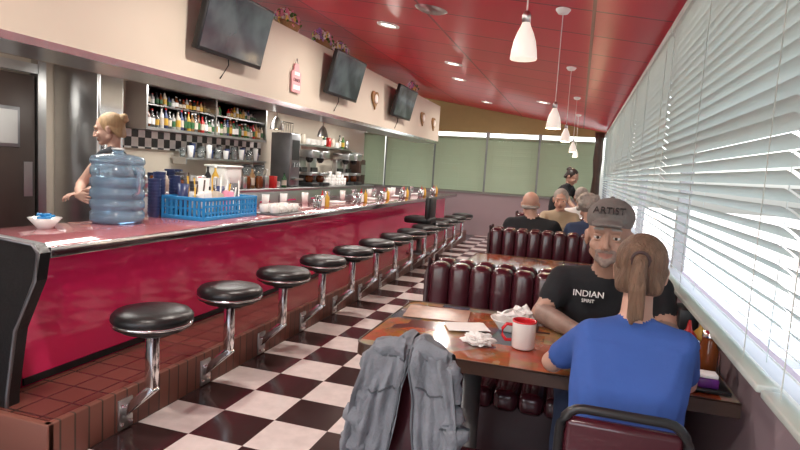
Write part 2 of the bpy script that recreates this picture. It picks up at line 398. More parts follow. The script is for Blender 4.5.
mb=MB();mb.box((-2.3,12.1,.45),(5.9,.12,.9),G('mauve'));mb.obj('wall_back')
mb=MB();mb.poly([(-5.2,2.17),(.6,2.17),(.6,cz(.6)),(-5.2,cz(-5.2))],.1,G('yellow'),Matrix.Translation((0,12.05,0)));mb.obj('wall_back_header')
mb=MB()
for x in(-5.1,-4.1,-3.0,-1.89,-.82,.5): mb.box((x,12.07,1.53),(.07,.06,1.30),G('dsteel'))
mb.box((-2.3,12.07,.91),(5.8,.1,.04),G('frame'))
mb.obj('window_2')
mb=MB();mb.box((-2.3,-3.05,.4),(5.9,.1,.8),G('mauve'));mb.box((-2.3,-3.05,2.75),(5.9,.1,.5),G('mauve'))  # unseen wall behind camera; wide openings added to let sky light in
for x in(-5,-3,-1,.5): mb.box((x,-3.05,1.6),(.1,.1,1.8),G('frame'))
mb.obj('wall_front')
mb=MB();mb.box((-4.68,4.5,1.4),(.12,15.1,2.8),G('cream'));mb.obj('wall_left')
simple('kitchen_ceiling',(-3.8,4.0,2.20),(1.66,14.0,.06),G('ceilw'))
mb=MB();mb.box((-2.62,3.8,2.185),(.04,13.6,.69),G('cream'));mb.box((-2.82,3.8,2.52),(.40,13.6,.02),G('cream'))
mb.box((-2.80,3.8,1.845),(.40,13.6,.03),G('steel'));mb.box((-2.598,3.8,1.85),(.012,13.6,.04),G('chrome'));mb.box((-3.0,3.8,1.98),(.03,13.6,.30),G('cream'))
mb.obj('wall_canopy_fascia')
# blinds -------------------------------------------------
def blind(name,x,y0,y1,z0,z1,pitch,w,tilt,m,axis='Y',sgn=1):
    mb=MB();n=int((z1-z0)/pitch)
    for i in range(n+1):
        z=z0+i*pitch;t=tilt+rnd(-.05,.05);vs=[];dz=rnd(-.002,.002)
        for e in(y0,(y0+y1)/2,y1):
            for q in(-1,-.35,.35,1):
                ox=q*w/2*math.cos(t);oz=q*w/2*math.sin(t)+.003*(1-q*q)+(dz if e!=y1 else -dz)
                vs.append(V((x+ox,e,z+oz)) if axis=='Y' else V((e,x+ox*sgn,z+oz)))
        mb.add(vs,[[r*4+a,r*4+a+1,r*4+a+5,r*4+a+4] for r in(0,1) for a in(0,1,2)],m)
    for e in [y0+.12,(y0+y1)/2,y1-.12]:
        for ox in(-w/2,w/2):
            p=(x+ox,e,z0) if axis=='Y' else (e,x+ox,z0)
            q=(p[0],p[1],z1);mb.cyl(p,q,.0012,m,seg=5)
    c=(x,(y0+y1)/2,z1+.02) if axis=='Y' else ((y0+y1)/2,x,z1+.02)
    d=(.06,y1-y0,.045) if axis=='Y' else (y1-y0,.06,.045)
    mb.box(c,d,m,.004)
    c=(c[0],c[1],z0-.03);d=(.05,y1-y0,.018) if axis=='Y' else (y1-y0,.05,.018);mb.box(c,d,m,.004)
    return mb.obj(name)
for i in range(7):
    y0=-2.8+i*2.1;blind('window_blind',.44,y0+.01,y0+2.08,.94,2.17,.040,.05,math.radians(-36),m_ctr)
for (x0,x1) in((-5.05,-4.13),(-4.08,-3.02),(-2.98,-1.91),(-1.87,-.84),(-.80,.40)):
    blind('green_window_blind',11.98,x0,x1,.97,2.03,.042,.05,math.radians(66),m_green,'X')
mb=MB();mb.lathe([(.001,0),(.09,0),(.09,.15),(.06,.2),(.075,.5),(.055,.8),(.08,1.1),(.06,1.4),(.085,1.7),(.07,2.0),(.09,2.2),(.001,2.2)],G('wood'),(.30,11.2,0));mb.obj('carved_wooden_post')
# step
mb=MB();mb.box((-2.235,6.36,.098),(.41,9.16,.196),m_step)
mb.box((-2.018,6.34,.098),(.036,9.2,.205),m_brick,.006)
mb.box((-2.235,1.755,.098),(.47,.036,.205),m_brick,.006)
mb.obj('floor_step')
# counter
mb=MB();mb.box((-2.65,6.45,.43),(.39,8.9,.86),G('pink'))
mb.box((-2.452,6.45,.215),(.012,8.9,.035),G('blackp'))
mb.box((-2.595,6.45,.875),(.70,8.95,.035),G('ctop'),.004);mb.box((-2.243,6.45,.870),(.012,8.97,.050),G('chrome'),.003);mb.box((-2.595,1.972,.870),(.70,.012,.050),G('chrome'),.003)
mb.obj('diner_counter')
mb=MB();pts=[(-2.95,.0),(-2.31,.0),(-2.30,.25),(-2.25,.55),(-2.14,.78),(-2.12,.90),(-2.15,.935),(-2.5,.955),(-2.95,.96)]
mb.poly(pts,.06,G('black'),Matrix.Translation((0,1.80,.0)))
mb.tube([(x,1.80,z) for x,z in pts[1:]],.008,G('dsteel'),8)
mb.obj('counter_end_panel')
# stools
def stool():
    mb=MB();s=.94
    S=lambda pr:[(r*s,z+.012) for r,z in pr]
    mb.lathe(S([(.001,.515),(.15,.515),(.155,.52),(.165,.528),(.185,.535),(.190,.55),(.188,.56)]),G('blackp'),seg=36)
    mb.lathe(S([(.188,.556),(.194,.565),(.192,.585),(.175,.603),(.12,.612),(.05,.614),(.001,.613)]),G('black'),seg=36)
    mb.lathe(S([(.187,.543),(.1925,.546),(.1925,.555),(.187,.558)]),G('chrome'),seg=36)
    mb.cyl((0,0,.50),(0,0,.53),.07,G('dsteel'))
    mb.box((0,0,.38),(.045,.05,.28),G('chrome'),.006)
    mb.box((-.072,0,.165),(.24,.05,.045),G('chrome'),.006,Matrix.Rotation(math.radians(-43),4,'Y'))
    mb.box((-.153,0,.085),(.012,.09,.15),G('steel'),.003)
    for dz in(.04,.13): mb.cyl((-.149,.03,dz),(-.140,.03,dz),.008,G('chrome'),seg=8);mb.cyl((-.149,-.03,dz),(-.140,-.03,dz),.008,G('chrome'),seg=8)
    return mb
s0=stool().obj('counter_stool');s0.location=(-1.843,2.16,0)
for i in range(1,13): inst(s0,'counter_stool',(-1.843,2.16+.622*i,0))
mb=MB();mb.box((0,0,.66),(.38,.34,.09),G('black'),.03);mb.box((.13,0,.80),(.08,.34,.36),G('black'),.03);mb.cyl((0,0,.2),(0,0,.62),.035,G('dsteel'));mb.lathe([(.001,.2),(.17,.2),(.16,.22),(.03,.24)],G('dsteel'))
o=mb.obj('high_back_counter_chair');o.location=(-2.0,7.45,.0)
# ------------------------------------------------------------ booths
def bench(y,face,x0=-.67,x1=.46):
    mb=MB();n=11;w=(x1-x0)/n
    for i in range(n):
        cx=x0+w*(i+.5)
        mb.box((cx,y,.66),(w*1.02,.10,.47),G('maroon'),.035,seg=3)
        mb.box((cx,y+face*.27,.43),(w*1.02,.44,.09),G('maroon'),.03,seg=3)
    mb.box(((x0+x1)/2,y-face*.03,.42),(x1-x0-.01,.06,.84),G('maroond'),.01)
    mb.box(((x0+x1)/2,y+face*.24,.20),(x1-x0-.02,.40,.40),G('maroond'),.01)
    mb.tube([(x0-.006,y-.04,.05),(x0-.006,y-.045,.84),(x0-.006,y,.9),(x0-.006,y+.045,.84),(x0-.006,y+.04,.05)],.012,G('maroond'),8)
    return mb.obj('booth_bench')
for y in(2.75,4.80,6.9): bench(y,-1)
for y in(2.89,4.94,7.04): bench(y,1)
def table(yc,x0=-.67,x1=.485,dep=.70,name='diner_table'):
    mb=MB();xc=(x0+x1)/2;w=x1-x0
    bm=bmesh.new();bmesh.ops.create_cube(bm,size=1)
    for v in bm.verts: v.co=V((v.co.x*w,v.co.y*dep,v.co.z*.03))
    es=[e for e in bm.edges if abs(e.verts[0].co.z-e.verts[1].co.z)>.01 and e.verts[0].co.x<0]
    bmesh.ops.bevel(bm,geom=es,offset=.05,segments=5,profile=.5,affect='EDGES')
    vs,fs=bm_data(bm);mb.add(vs,fs,m_tab,False,Matrix.Translation((xc,yc,.737)))
    def ring(z,e): 
        X0,X1,Y0,Y1=x0-e,x1,yc-dep/2-e,yc+dep/2+e
        r=.05;pts=[(X1,Y0,z)]
        for k in range(6):
            a=-math.pi/2-k*math.pi/10;pts.append((X0+r+r*math.cos(a),Y0+r+r*math.sin(a),z))
        for k in range(6):
            a=math.pi-k*math.pi/10;pts.append((X0+r+r*math.cos(a),Y1-r+r*math.sin(a),z))
        pts.append((X1,Y1,z));return pts
    top=ring(.753,.002);bot=ring(.712,.004);n=len(top)
    mb.add([V(p) for p in top+bot],[[i,i+1,n+i+1,n+i] for i in range(n-1)],G('wood'),False)
    mb.tube([(p[0],p[1],.753) for p in top],.003,G('wood'),6)
    for px in(x0+.35,x1-.25):
        mb.cyl((px,yc,.03),(px,yc,.70),.035,G('dsteel'));mb.box((px,yc,.02),(.08,.5,.035),G('blackp'),.01);mb.box((px,yc,.02),(.36,.08,.035),G('blackp'),.01);mb.box((px,yc,.705),(.3,.3,.02),G('blackp'))
    return mb.obj(name)
table(2.10);table(3.84);table(5.95);table(8.05)
# ------------------------------------------------------------ pendant lamps
def pendant(x,y,zb,on):
    mb=MB();s=.80
    S=lambda pr:[(r*s,z*.9) for r,z in pr]
    mb.lathe(S([(.056,0),(.058,.004),(.054,.035),(.047,.07),(.035,.10),(.022,.125),(.016,.14)]),G('lampglass'),(x,y,zb))
    mb.lathe(S([(.001,.185),(.012,.18),(.018,.165),(.019,.138),(.001,.138)]),G('steel'),(x,y,zb))
    mb.sph((x,y,zb+.045),.020,G('bulb' if on else 'lampglass'))
    mb.cyl((x,y,zb+.16),(x,y,cz(x)-.01),.003,G('white'),seg=6)
    mb.lathe([(.001,-.035),(.03,-.03),(.045,-.01),(.045,.0)],G('white'),(x,y,cz(x)))
    mb.obj('pendant_lamp')
    if on:
        l=bpy.data.lights.new('pendant_bulb','POINT');l.energy=4;l.color=(1,.75,.45);l.shadow_soft_size=.03
        o=bpy.data.objects.new('pendant_bulb',l);o.location=(x,y,zb+.0);bpy.context.scene.collection.objects.link(o)
for x,y,z,on in((-.22,2.05,1.745,0),(-.18,3.7,1.645,1),(-.155,5.6,1.68,1),(-.11,7.6,1.67,1),(-.09,9.6,1.68,1)): pendant(x,y,z,on)
def can(x,y,e=22):
    mb=MB();mb.lathe([(.105,0),(.10,-.012),(.075,-.012),(.07,.0)],G('white'),(0,0,0));mb.lathe([(.07,-.002),(.001,-.002)],G('canlight'),(0,0,0))
    o=mb.obj('recessed_ceiling_light');o.location=(x,y,cz(x)-.001);o.rotation_euler=(0,math.atan(.16),0)
    l=bpy.data.lights.new('can_bulb','AREA');l.shape='DISK';l.size=.14;l.energy=e;l.color=(1,.93,.84)
    p=bpy.data.objects.new('can_bulb',l);p.location=(x,y,cz(x)-.03);bpy.context.scene.collection.objects.link(p)
for x,y in((-1.76,5.0),(-1.75,3.2),(-1.5,6.6),(-1.7,7.9),(-1.7,10.4),(-1.7,1.4),(-.6,8.8),(-1.7,-.5),(-.5,0)): can(x,y)
mb=MB();mb.lathe([(.001,-.02),(.05,-.02),(.06,-.012),(.085,-.02),(.11,-.008),(.125,0)],G('steel'));o=mb.obj('ceiling_air_vent');o.location=(-1.15,4.2,cz(-1.15));o.rotation_euler=(0,math.atan(.16),0)
for y in(3.2,5.6,8.2,10):
    mb=MB();mb.box((-3.75,y,2.14),(.30,1.2,.04),G('tube'),.01);mb.obj('fluorescent_light_fixture')
    l=bpy.data.lights.new('tube','AREA');l.shape='RECTANGLE';l.size=.28;l.size_y=1.15;l.energy=20;l.color=(1,.97,.91)
    p=bpy.data.objects.new('tube',l);p.location=(-3.75,y,2.10);bpy.context.scene.collection.objects.link(p)
# ------------------------------------------------------------ TVs
def tv(y,z,w,h,tilt=14):
    mb=MB();mb.box((0,0,0),(.05,w,h),G('blackp'),.008);mb.box((.0265,0,.005),(.003,w-.03,h-.045),m_scr);mb.box((-.05,0,0),(.06,w*.5,h*.5),G('blackp'),.01)
    o=mb.obj('wall_television');o.location=(-2.47,y,z);o.rotation_euler=(0,math.radians(tilt),0)
    mb=MB();mb.box((-.07,0,0),(.12,.06,.06),G('dsteel'));mb.box((-.125,0,0),(.015,.2,.2),G('dsteel'));mb.tube([(-.1,.05,-.1),(-.11,.08,-.25),(-.125,.0,-.36)],.005,G('blackp'),6)
    c=mb.obj('tv_bracket');c.parent=o;c.matrix_parent_inverse=Matrix.Rotation(math.radians(-tilt),4,'Y')
tv(3.70,2.28,.80,.46);tv(5.76,2.27,.80,.45);tv(7.9,2.26,.84,.44)
def basket(y,x=-2.665,s=1.0,cols=('petal','petal2','petal3','leaf','petal4','petal3','leaf','petal')):
    mb=MB()
    mb.lathe([(.001,0),(.09*s,0),(.10*s,.01),(.12*s,.05*s),(.125*s,.06*s),(.11*s,.05*s),(.001,.04*s)],G('wicker'),sx=.7,sy=1.5,seg=24)
    mb.tube([(.0,.17*s*math.cos(a),.05*s+.14*s*math.sin(a)) for a in[math.pi*i/12 for i in range(13)]],.008,G('wicker'),6)
    for i in range(120):
        a=rnd(0,6.28);e=rnd(0,1.35);rr=rnd(.75,1.0)
        px=.08*s*rr*math.cos(e)*math.cos(a);py=.22*s*rr*math.cos(e)*math.sin(a);pz=.05*s+.12*s*rr*math.sin(e)
        m=G(random.choice(cols));q=rnd(.012,.022)*s
        if m==G('leaf'): mb.sph((px*1.1,py*1.1,pz),(q*1.3,q*.6,q*.9),m,1)
        else:
            mb.sph((px,py,pz),(q*.8,q*.8,q*.7),m,1)
            for t in range(5): mb.sph((px+.004,py+q*math.cos(t*1.26),pz+q*math.sin(t*1.26)),(q*.45,q*.6,q*.6),m,1)
    o=mb.obj('flower_basket');o.location=(x,y,2.532)
basket(4.80);basket(5.55);basket(6.02,s=.9);basket(8.9)
mb=MB();mb.poly([(-.08,-.13),(.08,-.13),(.09,.05),(.05,.07),(.035,.13),(-.035,.13),(-.05,.07),(-.09,.05)],.015,G('pinkpl'))
mb.text('DINER',.045,G('maroon'),Matrix.Translation((0,-.002,-.02))@Matrix.Rotation(math.pi/2,4,'X'))
mb.box((0,-.002,-.085),(.12,.004,.04),G('petal3'));mb.box((0,-.002,.04),(.1,.004,.03),G('petal3'))
mb.tube([(-.03,.005,.12),(0,.005,.18),(.03,.005,.12)],.003,G('dsteel'),5)
o=mb.obj('pink_wall_plaque');o.location=(-2.575,4.85,2.11);o.rotation_euler=(0,0,math.pi/2)
for y,z in((7.0,2.2),(9.35,2.19),(10.1,2.17)):
    mb=MB();pts=[(.12*math.sin(t)**3,.12*(13*math.cos(t)-5*math.cos(2*t)-2*math.cos(3*t)-math.cos(4*t))/15) for t in[2*math.pi*i/24 for i in range(24)]]
    mb.poly(pts,.02,G('wicker'));mb.sph((0,-.01,.0),(.06,.015,.06),G('petal3'));o=mb.obj('heart_wall_decoration');o.location=(-2.575,y,z);o.rotation_euler=(0,0,math.pi/2)
# ------------------------------------------------------------ kitchen
mb=MB();mb.box((0,0,.97),(.05,.86,1.94),G('doorm'),.005);mb.box((.028,.18,1.49),(.010,.21,.34),G('dsteel'),.004);mb.box((.034,.18,1.49),(.006,.16,.28),G('frame'),.002);mb.box((.028,.36,1.05),(.006,.08,.3),G('steel'));mb.box((.03,0,.15),(.006,.8,.25),G('steel'))
o=mb.obj('door_1');o.location=(-4.59,3.42,.0)
mb=MB();mb.box((-4.58,3.90,1.05),(.08,.08,2.1),G('steel'));mb.box((-4.58,2.95,1.05),(.08,.06,2.1),G('steel'));mb.box((-4.58,3.42,2.0),(.08,.9,.08),G('steel'));mb.obj('trim_2')
mb=MB();mb.box((-4.35,4.22,1.05),(.5,.30,2.08),G('steel'),.01);mb.box((-4.095,4.22,1.4),(.008,.26,1.2),G('chrome'));mb.cyl((-4.08,4.12,1.1),(-4.08,4.12,1.5),.01,G('chrome'));mb.obj('stainless_refrigerator')
mb=MB();mb.box((-4.30,7.7,.46),(.60,6.5,.92),G('steel'),.005);mb.box((-4.29,7.7,.935),(.64,6.56,.035),G('steel'),.006)
y=4.9
while y<10.9: mb.box((-3.998,y,.5),(.006,.01,.7),G('dsteel'));mb.box((-3.99,y+.35,.78),(.02,.25,.02),G('chrome'));y+=.75
mb.obj('back_counter')
mb=MB();mb.box((-4.60,6.1,1.48),(.03,3.0,.20),m_bwtile);mb.obj('wall_tile_band')
mb=MB();mb.box((-4.5,6.15,1.60),(.30,2.4,.03),G('steel'));mb.box((-4.5,6.15,2.06),(.30,2.4,.03),G('steel'));mb.box((-4.63,6.15,1.83),(.02,2.4,.46),G('blackp'))
for y in(4.96,6.15,7.34): mb.box((-4.5,y,1.83),(.30,.025,.46),G('steel'))
mb.box((-4.55,6.15,1.86),(.16,2.36,.015),G('steel'))
mb.obj('bottle_shelf')
bc=['redpl','green','mustard','amber','cream','paper','glass','navy','amber','leaf','glass','blackp','wicker','frame']
def bottle(mb,x,y,z,h,r):
    m=G(random.choice(bc))
    mb.lathe([(.001,0),(r,.0),(r,h*.6),(r*.35,h*.78),(r*.35,h*.94),(.001,h*.94)],m,(x,y,z),12);mb.lathe([(r*.42,h*.92),(r*.42,h),(.001,h)],G(random.choice(['redpl','white','blackp','blackp'])),(x,y,z),10)
    mb.lathe([(r+.001,h*.15),(r+.001,h*.5)],G(random.choice(['paper','mustard','cream','cream','green'])),(x,y,z),12)
mb=MB();y=5.02
while y<7.3:
    bottle(mb,-4.40,y,1.616,rnd(.16,.23),rnd(.024,.033))
    if random.random()<.9: bottle(mb,-4.55,y+.03,1.868,rnd(.11,.17),rnd(.022,.03))
    y+=rnd(.058,.078)
mb.obj('sauce_bottles')
mb=MB();mb.box((-4.5,6.55,1.30),(.20,1.8,.025),G('steel'))
for i in range(19): mb.lathe([(.001,0),(.03,0),(.038,.11+.03*(i%3)),(.036,.11+.03*(i%3)),(.028,.005)],G(['glass','paper','navy','glass'][i%4]),(-4.5+.04*(i%2),5.72+i*.09,1.313),12)
for y in(5.68,7.42): mb.box((-4.5,y,1.27),(.18,.02,.08),G('steel'))
mb.obj('glassware_shelf')
# far shelf with dishes and jars
mb=MB();mb.box((-4.48,9.6,1.62),(.26,2.4,.025),G('steel'))
for y in(8.5,9.6,10.7): mb.box((-4.5,y,1.58),(.22,.02,.07),G('steel'))
y=8.5
while y<10.7:
    k=random.choice('jpb')
    if k=='j': mb.lathe([(.001,0),(.055,0),(.057,.13),(.045,.15),(.045,.17),(.001,.175)],G(random.choice(['steel','glass','cream','redpl'])),(-4.45,y,1.633),14)
    elif k=='p':
        for j in range(7): mb.lathe([(.001,.0),(.05,0),(.085,.014),(.085,.017),(.001,.004)],G('ceramic'),(-4.45,y,1.633+.014*j),18)
    else: bottle(mb,-4.45,y,1.633,rnd(.18,.26),.034)
    y+=rnd(.15,.2)
mb.obj('dish_shelf')
mb=MB();mb.cyl((-4.52,8.0,1.95),(-4.52,8.45,1.95),.008,G('chrome'))
for i in range(6):
    y=8.04+i*.075;mb.cyl((-4.50,y,1.95),(-4.50,y,1.72),.005,G('steel'),seg=6);mb.lathe([(.001,-.03),(.028,-.02),(.034,0),(.03,.0),(.001,-.025)],G('steel'),(-4.49,y,1.70),12)
mb.obj('hanging_ladle_rack')
def coffee(y):
    mb=MB();mb.box((0,0,.20),(.34,.24,.05),G('steel'),.01);mb.box((-.12,0,.30),(.10,.24,.5),G('steel'),.012);mb.box((0,0,.52),(.34,.25,.12),G('steel'),.015);mb.box((.02,0,.03),(.34,.25,.06),G('blackp'),.01);mb.box((-.10,0,.15),(.12,.22,.3),G('blackp'))
    mb.lathe([(.001,0),(.055,0),(.07,.05),(.06,.1),(.04,.13),(.045,.14)],G('amber'),(.06,0,.06));mb.tube([(.12,0,.18),(.16,0,.16),(.15,0,.1),(.12,0,.09)],.008,G('blackp'),8)
    mb.lathe([(.03,.44),(.06,.46),(.06,.42),(.03,.38)],G('blackp'),(.05,0,0))
    o=mb.obj('coffee_maker');o.location=(-4.22,y,.955)
for y in(8.4,8.8,9.9,10.3): coffee(y)
mb=MB();mb.box((0,0,.4),(.34,.30,.8),G('dsteel'),.02);mb.box((.172,0,.55),(.006,.22,.3),G('blackp'));mb.box((.10,0,.12),(.3,.26,.03),G('steel'));
for k in(-.08,0,.08): mb.cyl((.19,k,.3),(.19,k,.36),.012,G('blackp'))
o=mb.obj('drink_dispenser');o.location=(-4.25,7.75,.955)
mb=MB()
for k in range(9):
    mb.lathe([(.04,0),(.055,.10)],G('paper'),(-4.3,5.0+.13*(k%5),.955+.0),14)
    for j in range(3+k%4): mb.lathe([(.05,.10+.02*j),(.056,.105+.02*j),(.054,.118+.02*j)],G('navy' if k%2 else 'paper'),(-4.3,5.0+.13*(k%5),.955),14)
mb.obj('paper_cup_stacks')
mb=MB();mb.box((-4.15,6.05,1.09),(.3,.34,.26),G('white'),.03);mb.box((-4.15,6.05,1.23),(.32,.36,.025),G('white'),.01);mb.obj('white_storage_tub')
mb=MB();mb.lathe([(.001,0),(.08,0),(.085,.02),(.06,.05),(.06,.13),(.001,.13)],G('blackp'));mb.lathe([(.045,.13),(.075,.27),(.07,.27),(.04,.14)],G('glass'));mb.lathe([(.076,.27),(.076,.295),(.02,.31),(.001,.31)],G('blackp'));mb.tube([(.075,0,.26),(.12,0,.24),(.11,0,.18),(.06,0,.15)],.01,G('glass'),8)
o=mb.obj('blender_appliance');o.location=(-4.30,6.8,.955);o2=inst(o,'blender_appliance',(-4.30,7.1,.955))
mb=MB()
for i in range(10):
    for j in range(2+i%3): mb.lathe([(.001,0),(.028,0),(.04,.02),(.042,.08),(.038,.08),(.03,.01)],G('ceramic'),(-4.15+.1*(i%2)-.05,9.15+.06*i,.955+.055*j),14)
mb.obj('stacked_coffee_cups')
mb=MB();y=4.62
while y<7.5:
    if 5.78<y<6.32: y=6.33
    x=-4.07+rnd(-.02,.02);k=random.choice('bjpcbj')
    if k=='b': bottle(mb,x,y,.955,rnd(.18,.28),rnd(.03,.04))
    elif k=='j': mb.lathe([(.001,0),(.05,0),(.052,.12),(.04,.14),(.04,.16),(.001,.165)],G(random.choice(['steel','glass','amber','steel','cream'])),(x,y,.955),14)
    elif k=='p':
        for j in range(6): mb.lathe([(.001,.0),(.05,0),(.075,.014),(.075,.017),(.001,.004)],G('ceramic'),(x-.03,y,.955+.014*j),18)
        y+=.05
    else: mb.box((x,y,1.03),(.09,.08,.15+rnd(0,.04)),G(random.choice(['paper','mustard','redpl','wicker','steel','steel'])),.004)
    y+=rnd(.10,.14)
mb.obj('kitchen_supplies')
mb=MB();mb.box((-4.3,10.75,1.2),(.3,.3,.5),G('wood'),.02);mb.box((-4.14,10.75,1.25),(.01,.22,.2),G('steel'));mb.lathe([(.10,.0),(.13,.12),(.12,.13),(.001,.14)],G('glass'),(-4.3,10.75,1.45));mb.obj('coffee_grinder')
for y in(5.7,6.9):
    mb=MB();mb.lathe([(.075,0),(.06,.07),(.03,.12),(.015,.14)],G('steel'),(-3.25,y,1.68));mb.sph((-3.25,y,1.71),.03,G('bulb'));mb.cyl((-3.25,y,1.8),(-3.25,y,2.17),.004,G('blackp'),seg=6);mb.obj('counter_pendant_lamp')
# ------------------------------------------------------------ things on the counter
CT=.893
mb=MB()
prof=[(.001,0),(.135,0),(.15,.015)]
for k in range(5):
    z=.03+k*.075;prof+=[(.153,z),(.153,z+.045),(.144,z+.053),(.144,z+.067)]
prof+=[(.153,.41),(.155,.425),(.145,.45),(.09,.465),(.05,.47),(.032,.475),(.03,.485),(.034,.49),(.034,.495),(.001,.495)]
mb.lathe(prof,G('jug'),seg=36);mb.lathe([(.001,.497),(.036,.497),(.037,.507),(.001,.51)],G('white'));mb.lathe([(.001,.01),(.138,.01),(.138,.30),(.001,.30)],mat('water_tint',(.26,.42,.58),.1,trans=.6,var=.05),seg=30)
mb.tube([(.14,-.03,.38),(.175,-.02,.36),(.175,-.02,.22),(.14,-.03,.20)],.012,G('jug'),8)
o=mb.obj('water_jug');o.location=(-2.76,2.90,CT);o.scale=(1.03,1.03,.92)
mb=MB();W,Dp,Hh=.34,.66,.16;c=G('blueb')
for sx in(-1,1):
    mb.box((sx*W/2,0,Hh-.012),(.014,Dp,.026),c,.003);mb.box((sx*W/2,0,.014),(.014,Dp,.028),c,.003)
    for k in range(17): mb.box((sx*W/2,-Dp/2+Dp*k/16,Hh/2),(.008,.020,Hh),c)
    mb.box((sx*W/2,0,Hh*.33),(.007,Dp,.014),c);mb.box((sx*W/2,0,Hh*.62),(.007,Dp,.014),c)
for sy in(-1,1):
    mb.box((0,sy*Dp/2,Hh-.012),(W,.014,.026),c,.003);mb.box((0,sy*Dp/2,.014),(W,.014,.028),c,.003)
    for k in range(10): mb.box((-W/2+W*k/9,sy*Dp/2,Hh/2),(.020,.008,Hh),c)
    mb.box((0,sy*Dp/2,Hh*.5),(W,.007,.012),c)
mb.box((0,0,.006),(W,Dp,.01),c)
o=mb.obj('blue_plastic_crate');o.location=(-2.62,3.68,CT)
mb=MB()
for i in range(6):
    px=-2.70+.10*(i%2);py=3.45+.095*i;hh=rnd(.20,.28);m=G(['navy','paper','cream','navy','frame','glass'][i])
    mb.lathe([(.001,0),(.028,0),(.04,hh),(.036,hh),(.001,.02)],m,(px,py,CT+.013),14)
for i in range(22):
    x,y=-2.66+rnd(-.10,.12),3.68+rnd(-.28,.28);mb.cyl((x,y,CT+.02),(x+rnd(-.04,.04),y+rnd(-.04,.04),CT+rnd(.20,.33)),.006,G(random.choice(['chrome','white','wood','wood','steel','mustard'])),seg=6)
for i in range(8): mb.box((-2.58+rnd(-.04,.06),3.68+rnd(-.27,.27),CT+.11),(.06,.08,.17),G(random.choice(['paper','petal','cream','ceramic','wood'])),.01,Matrix.Rotation(rnd(-.4,.4),4,'X'))
for i in range(3): bottle(mb,-2.75,3.5+.2*i,CT+.012,.28,.03)
mb.obj('utensils_and_condiments_in_crate')
mb=MB()
for i,(x,y,n) in enumerate(((-2.85,3.33,11),(-2.90,3.44,13),(-2.86,3.56,12),(-2.90,3.68,13),(-2.88,3.82,10))):
    for j in range(n): mb.lathe([(.036,0),(.043,.035),(.045,.04),(.040,.04)],G('navy' if i<3 else 'dsteel'),(x,y,CT+.023*j),16)
    mb.lathe([(.001,.0),(.035,0)],G('navy'),(x,y,CT),16)
mb.obj('stacked_plastic_cups')
mb=MB();mb.lathe([(.001,0),(.04,0),(.045,.01),(.085,.06),(.08,.06),(.04,.015),(.001,.012)],G('ceramic'))
for i in range(14):
    a=rnd(0,6.28);r=rnd(0,.05);mb.box((r*math.cos(a),r*math.sin(a),.055+rnd(0,.02)),(.035,.028,.014),G('blueb'),.004,Matrix.Rotation(rnd(0,3),4,'Z')@Matrix.Rotation(rnd(-.5,.5),4,'X'))
o=mb.obj('bowl_of_creamer_cups');o.location=(-2.80,2.42,CT)
mb=MB();mb.box((0,0,.006),(.26,.46,.01),G('dsteel'),.004)
for i in range(8):
    mb.lathe([(.001,0),(.030,0),(.038,.01),(.04,.07),(.037,.07),(.028,.01)],G('ceramic'),(-.05+.10*(i%2),-.17+.11*(i//2),.012),16)
    mb.tube([(.04+(-.05+.10*(i%2)),-.17+.11*(i//2),.065),(.065+(-.05+.10*(i%2)),-.17+.11*(i//2),.055),(.062+(-.05+.10*(i%2)),-.17+.11*(i//2),.03),(.035+(-.05+.10*(i%2)),-.17+.11*(i//2),.022)],.005,G('ceramic'),6)
o=mb.obj('tray_of_coffee_mugs');o.location=(-2.42,4.35,CT)
def caddy(x,y,z=CT,name='condiment_caddy'):
    mb=MB();mb.box((0,0,.06),(.07,.11,.12),G('chrome'),.006);mb.box((.036,0,.06),(.003,.07,.09),G('paper'))
    for dx,dy,m,h in((-.02,.09,'redpl',.17),(.03,.10,'mustard',.16)): 
        mb.lathe([(.001,0),(.026,0),(.028,.01),(.026,h*.65),(.008,h*.78),(.003,h)],G(m),(dx,dy,0),14)
    for dx in(-.02,.03): mb.lathe([(.001,0),(.018,0),(.016,.06)],G('glass'),(dx,-.08,0),12);mb.lathe([(.017,.06),(.016,.08),(.001,.085)],G('chrome'),(dx,-.08,0),12)
    o=mb.obj(name);o.location=(x,y,z);return o
for y in(5.3,6.4,7.3,8.3,9.2,10.2): caddy(-2.50+rnd(-.03,.03),y)
mb=MB()
for i in range(5):
    yy=4.9+i*1.15;mb.box((-2.64,yy,CT+.012),(.14,.2,.022),G('paper'),.004,Matrix.Rotation(rnd(-.3,.3),4,'Z'))
mb.obj('folded_napkins')
mb=MB()
for i in range(12):
    yy=4.8+i*.46+rnd(-.1,.1);mb.lathe([(.001,0),(.03,0),(.037,.12),(.034,.12)],G(random.choice(['glass','ceramic','redpl','paper'])),(-2.85+rnd(-.03,.03),yy,CT),14)
mb.obj('drinking_cups_on_counter')
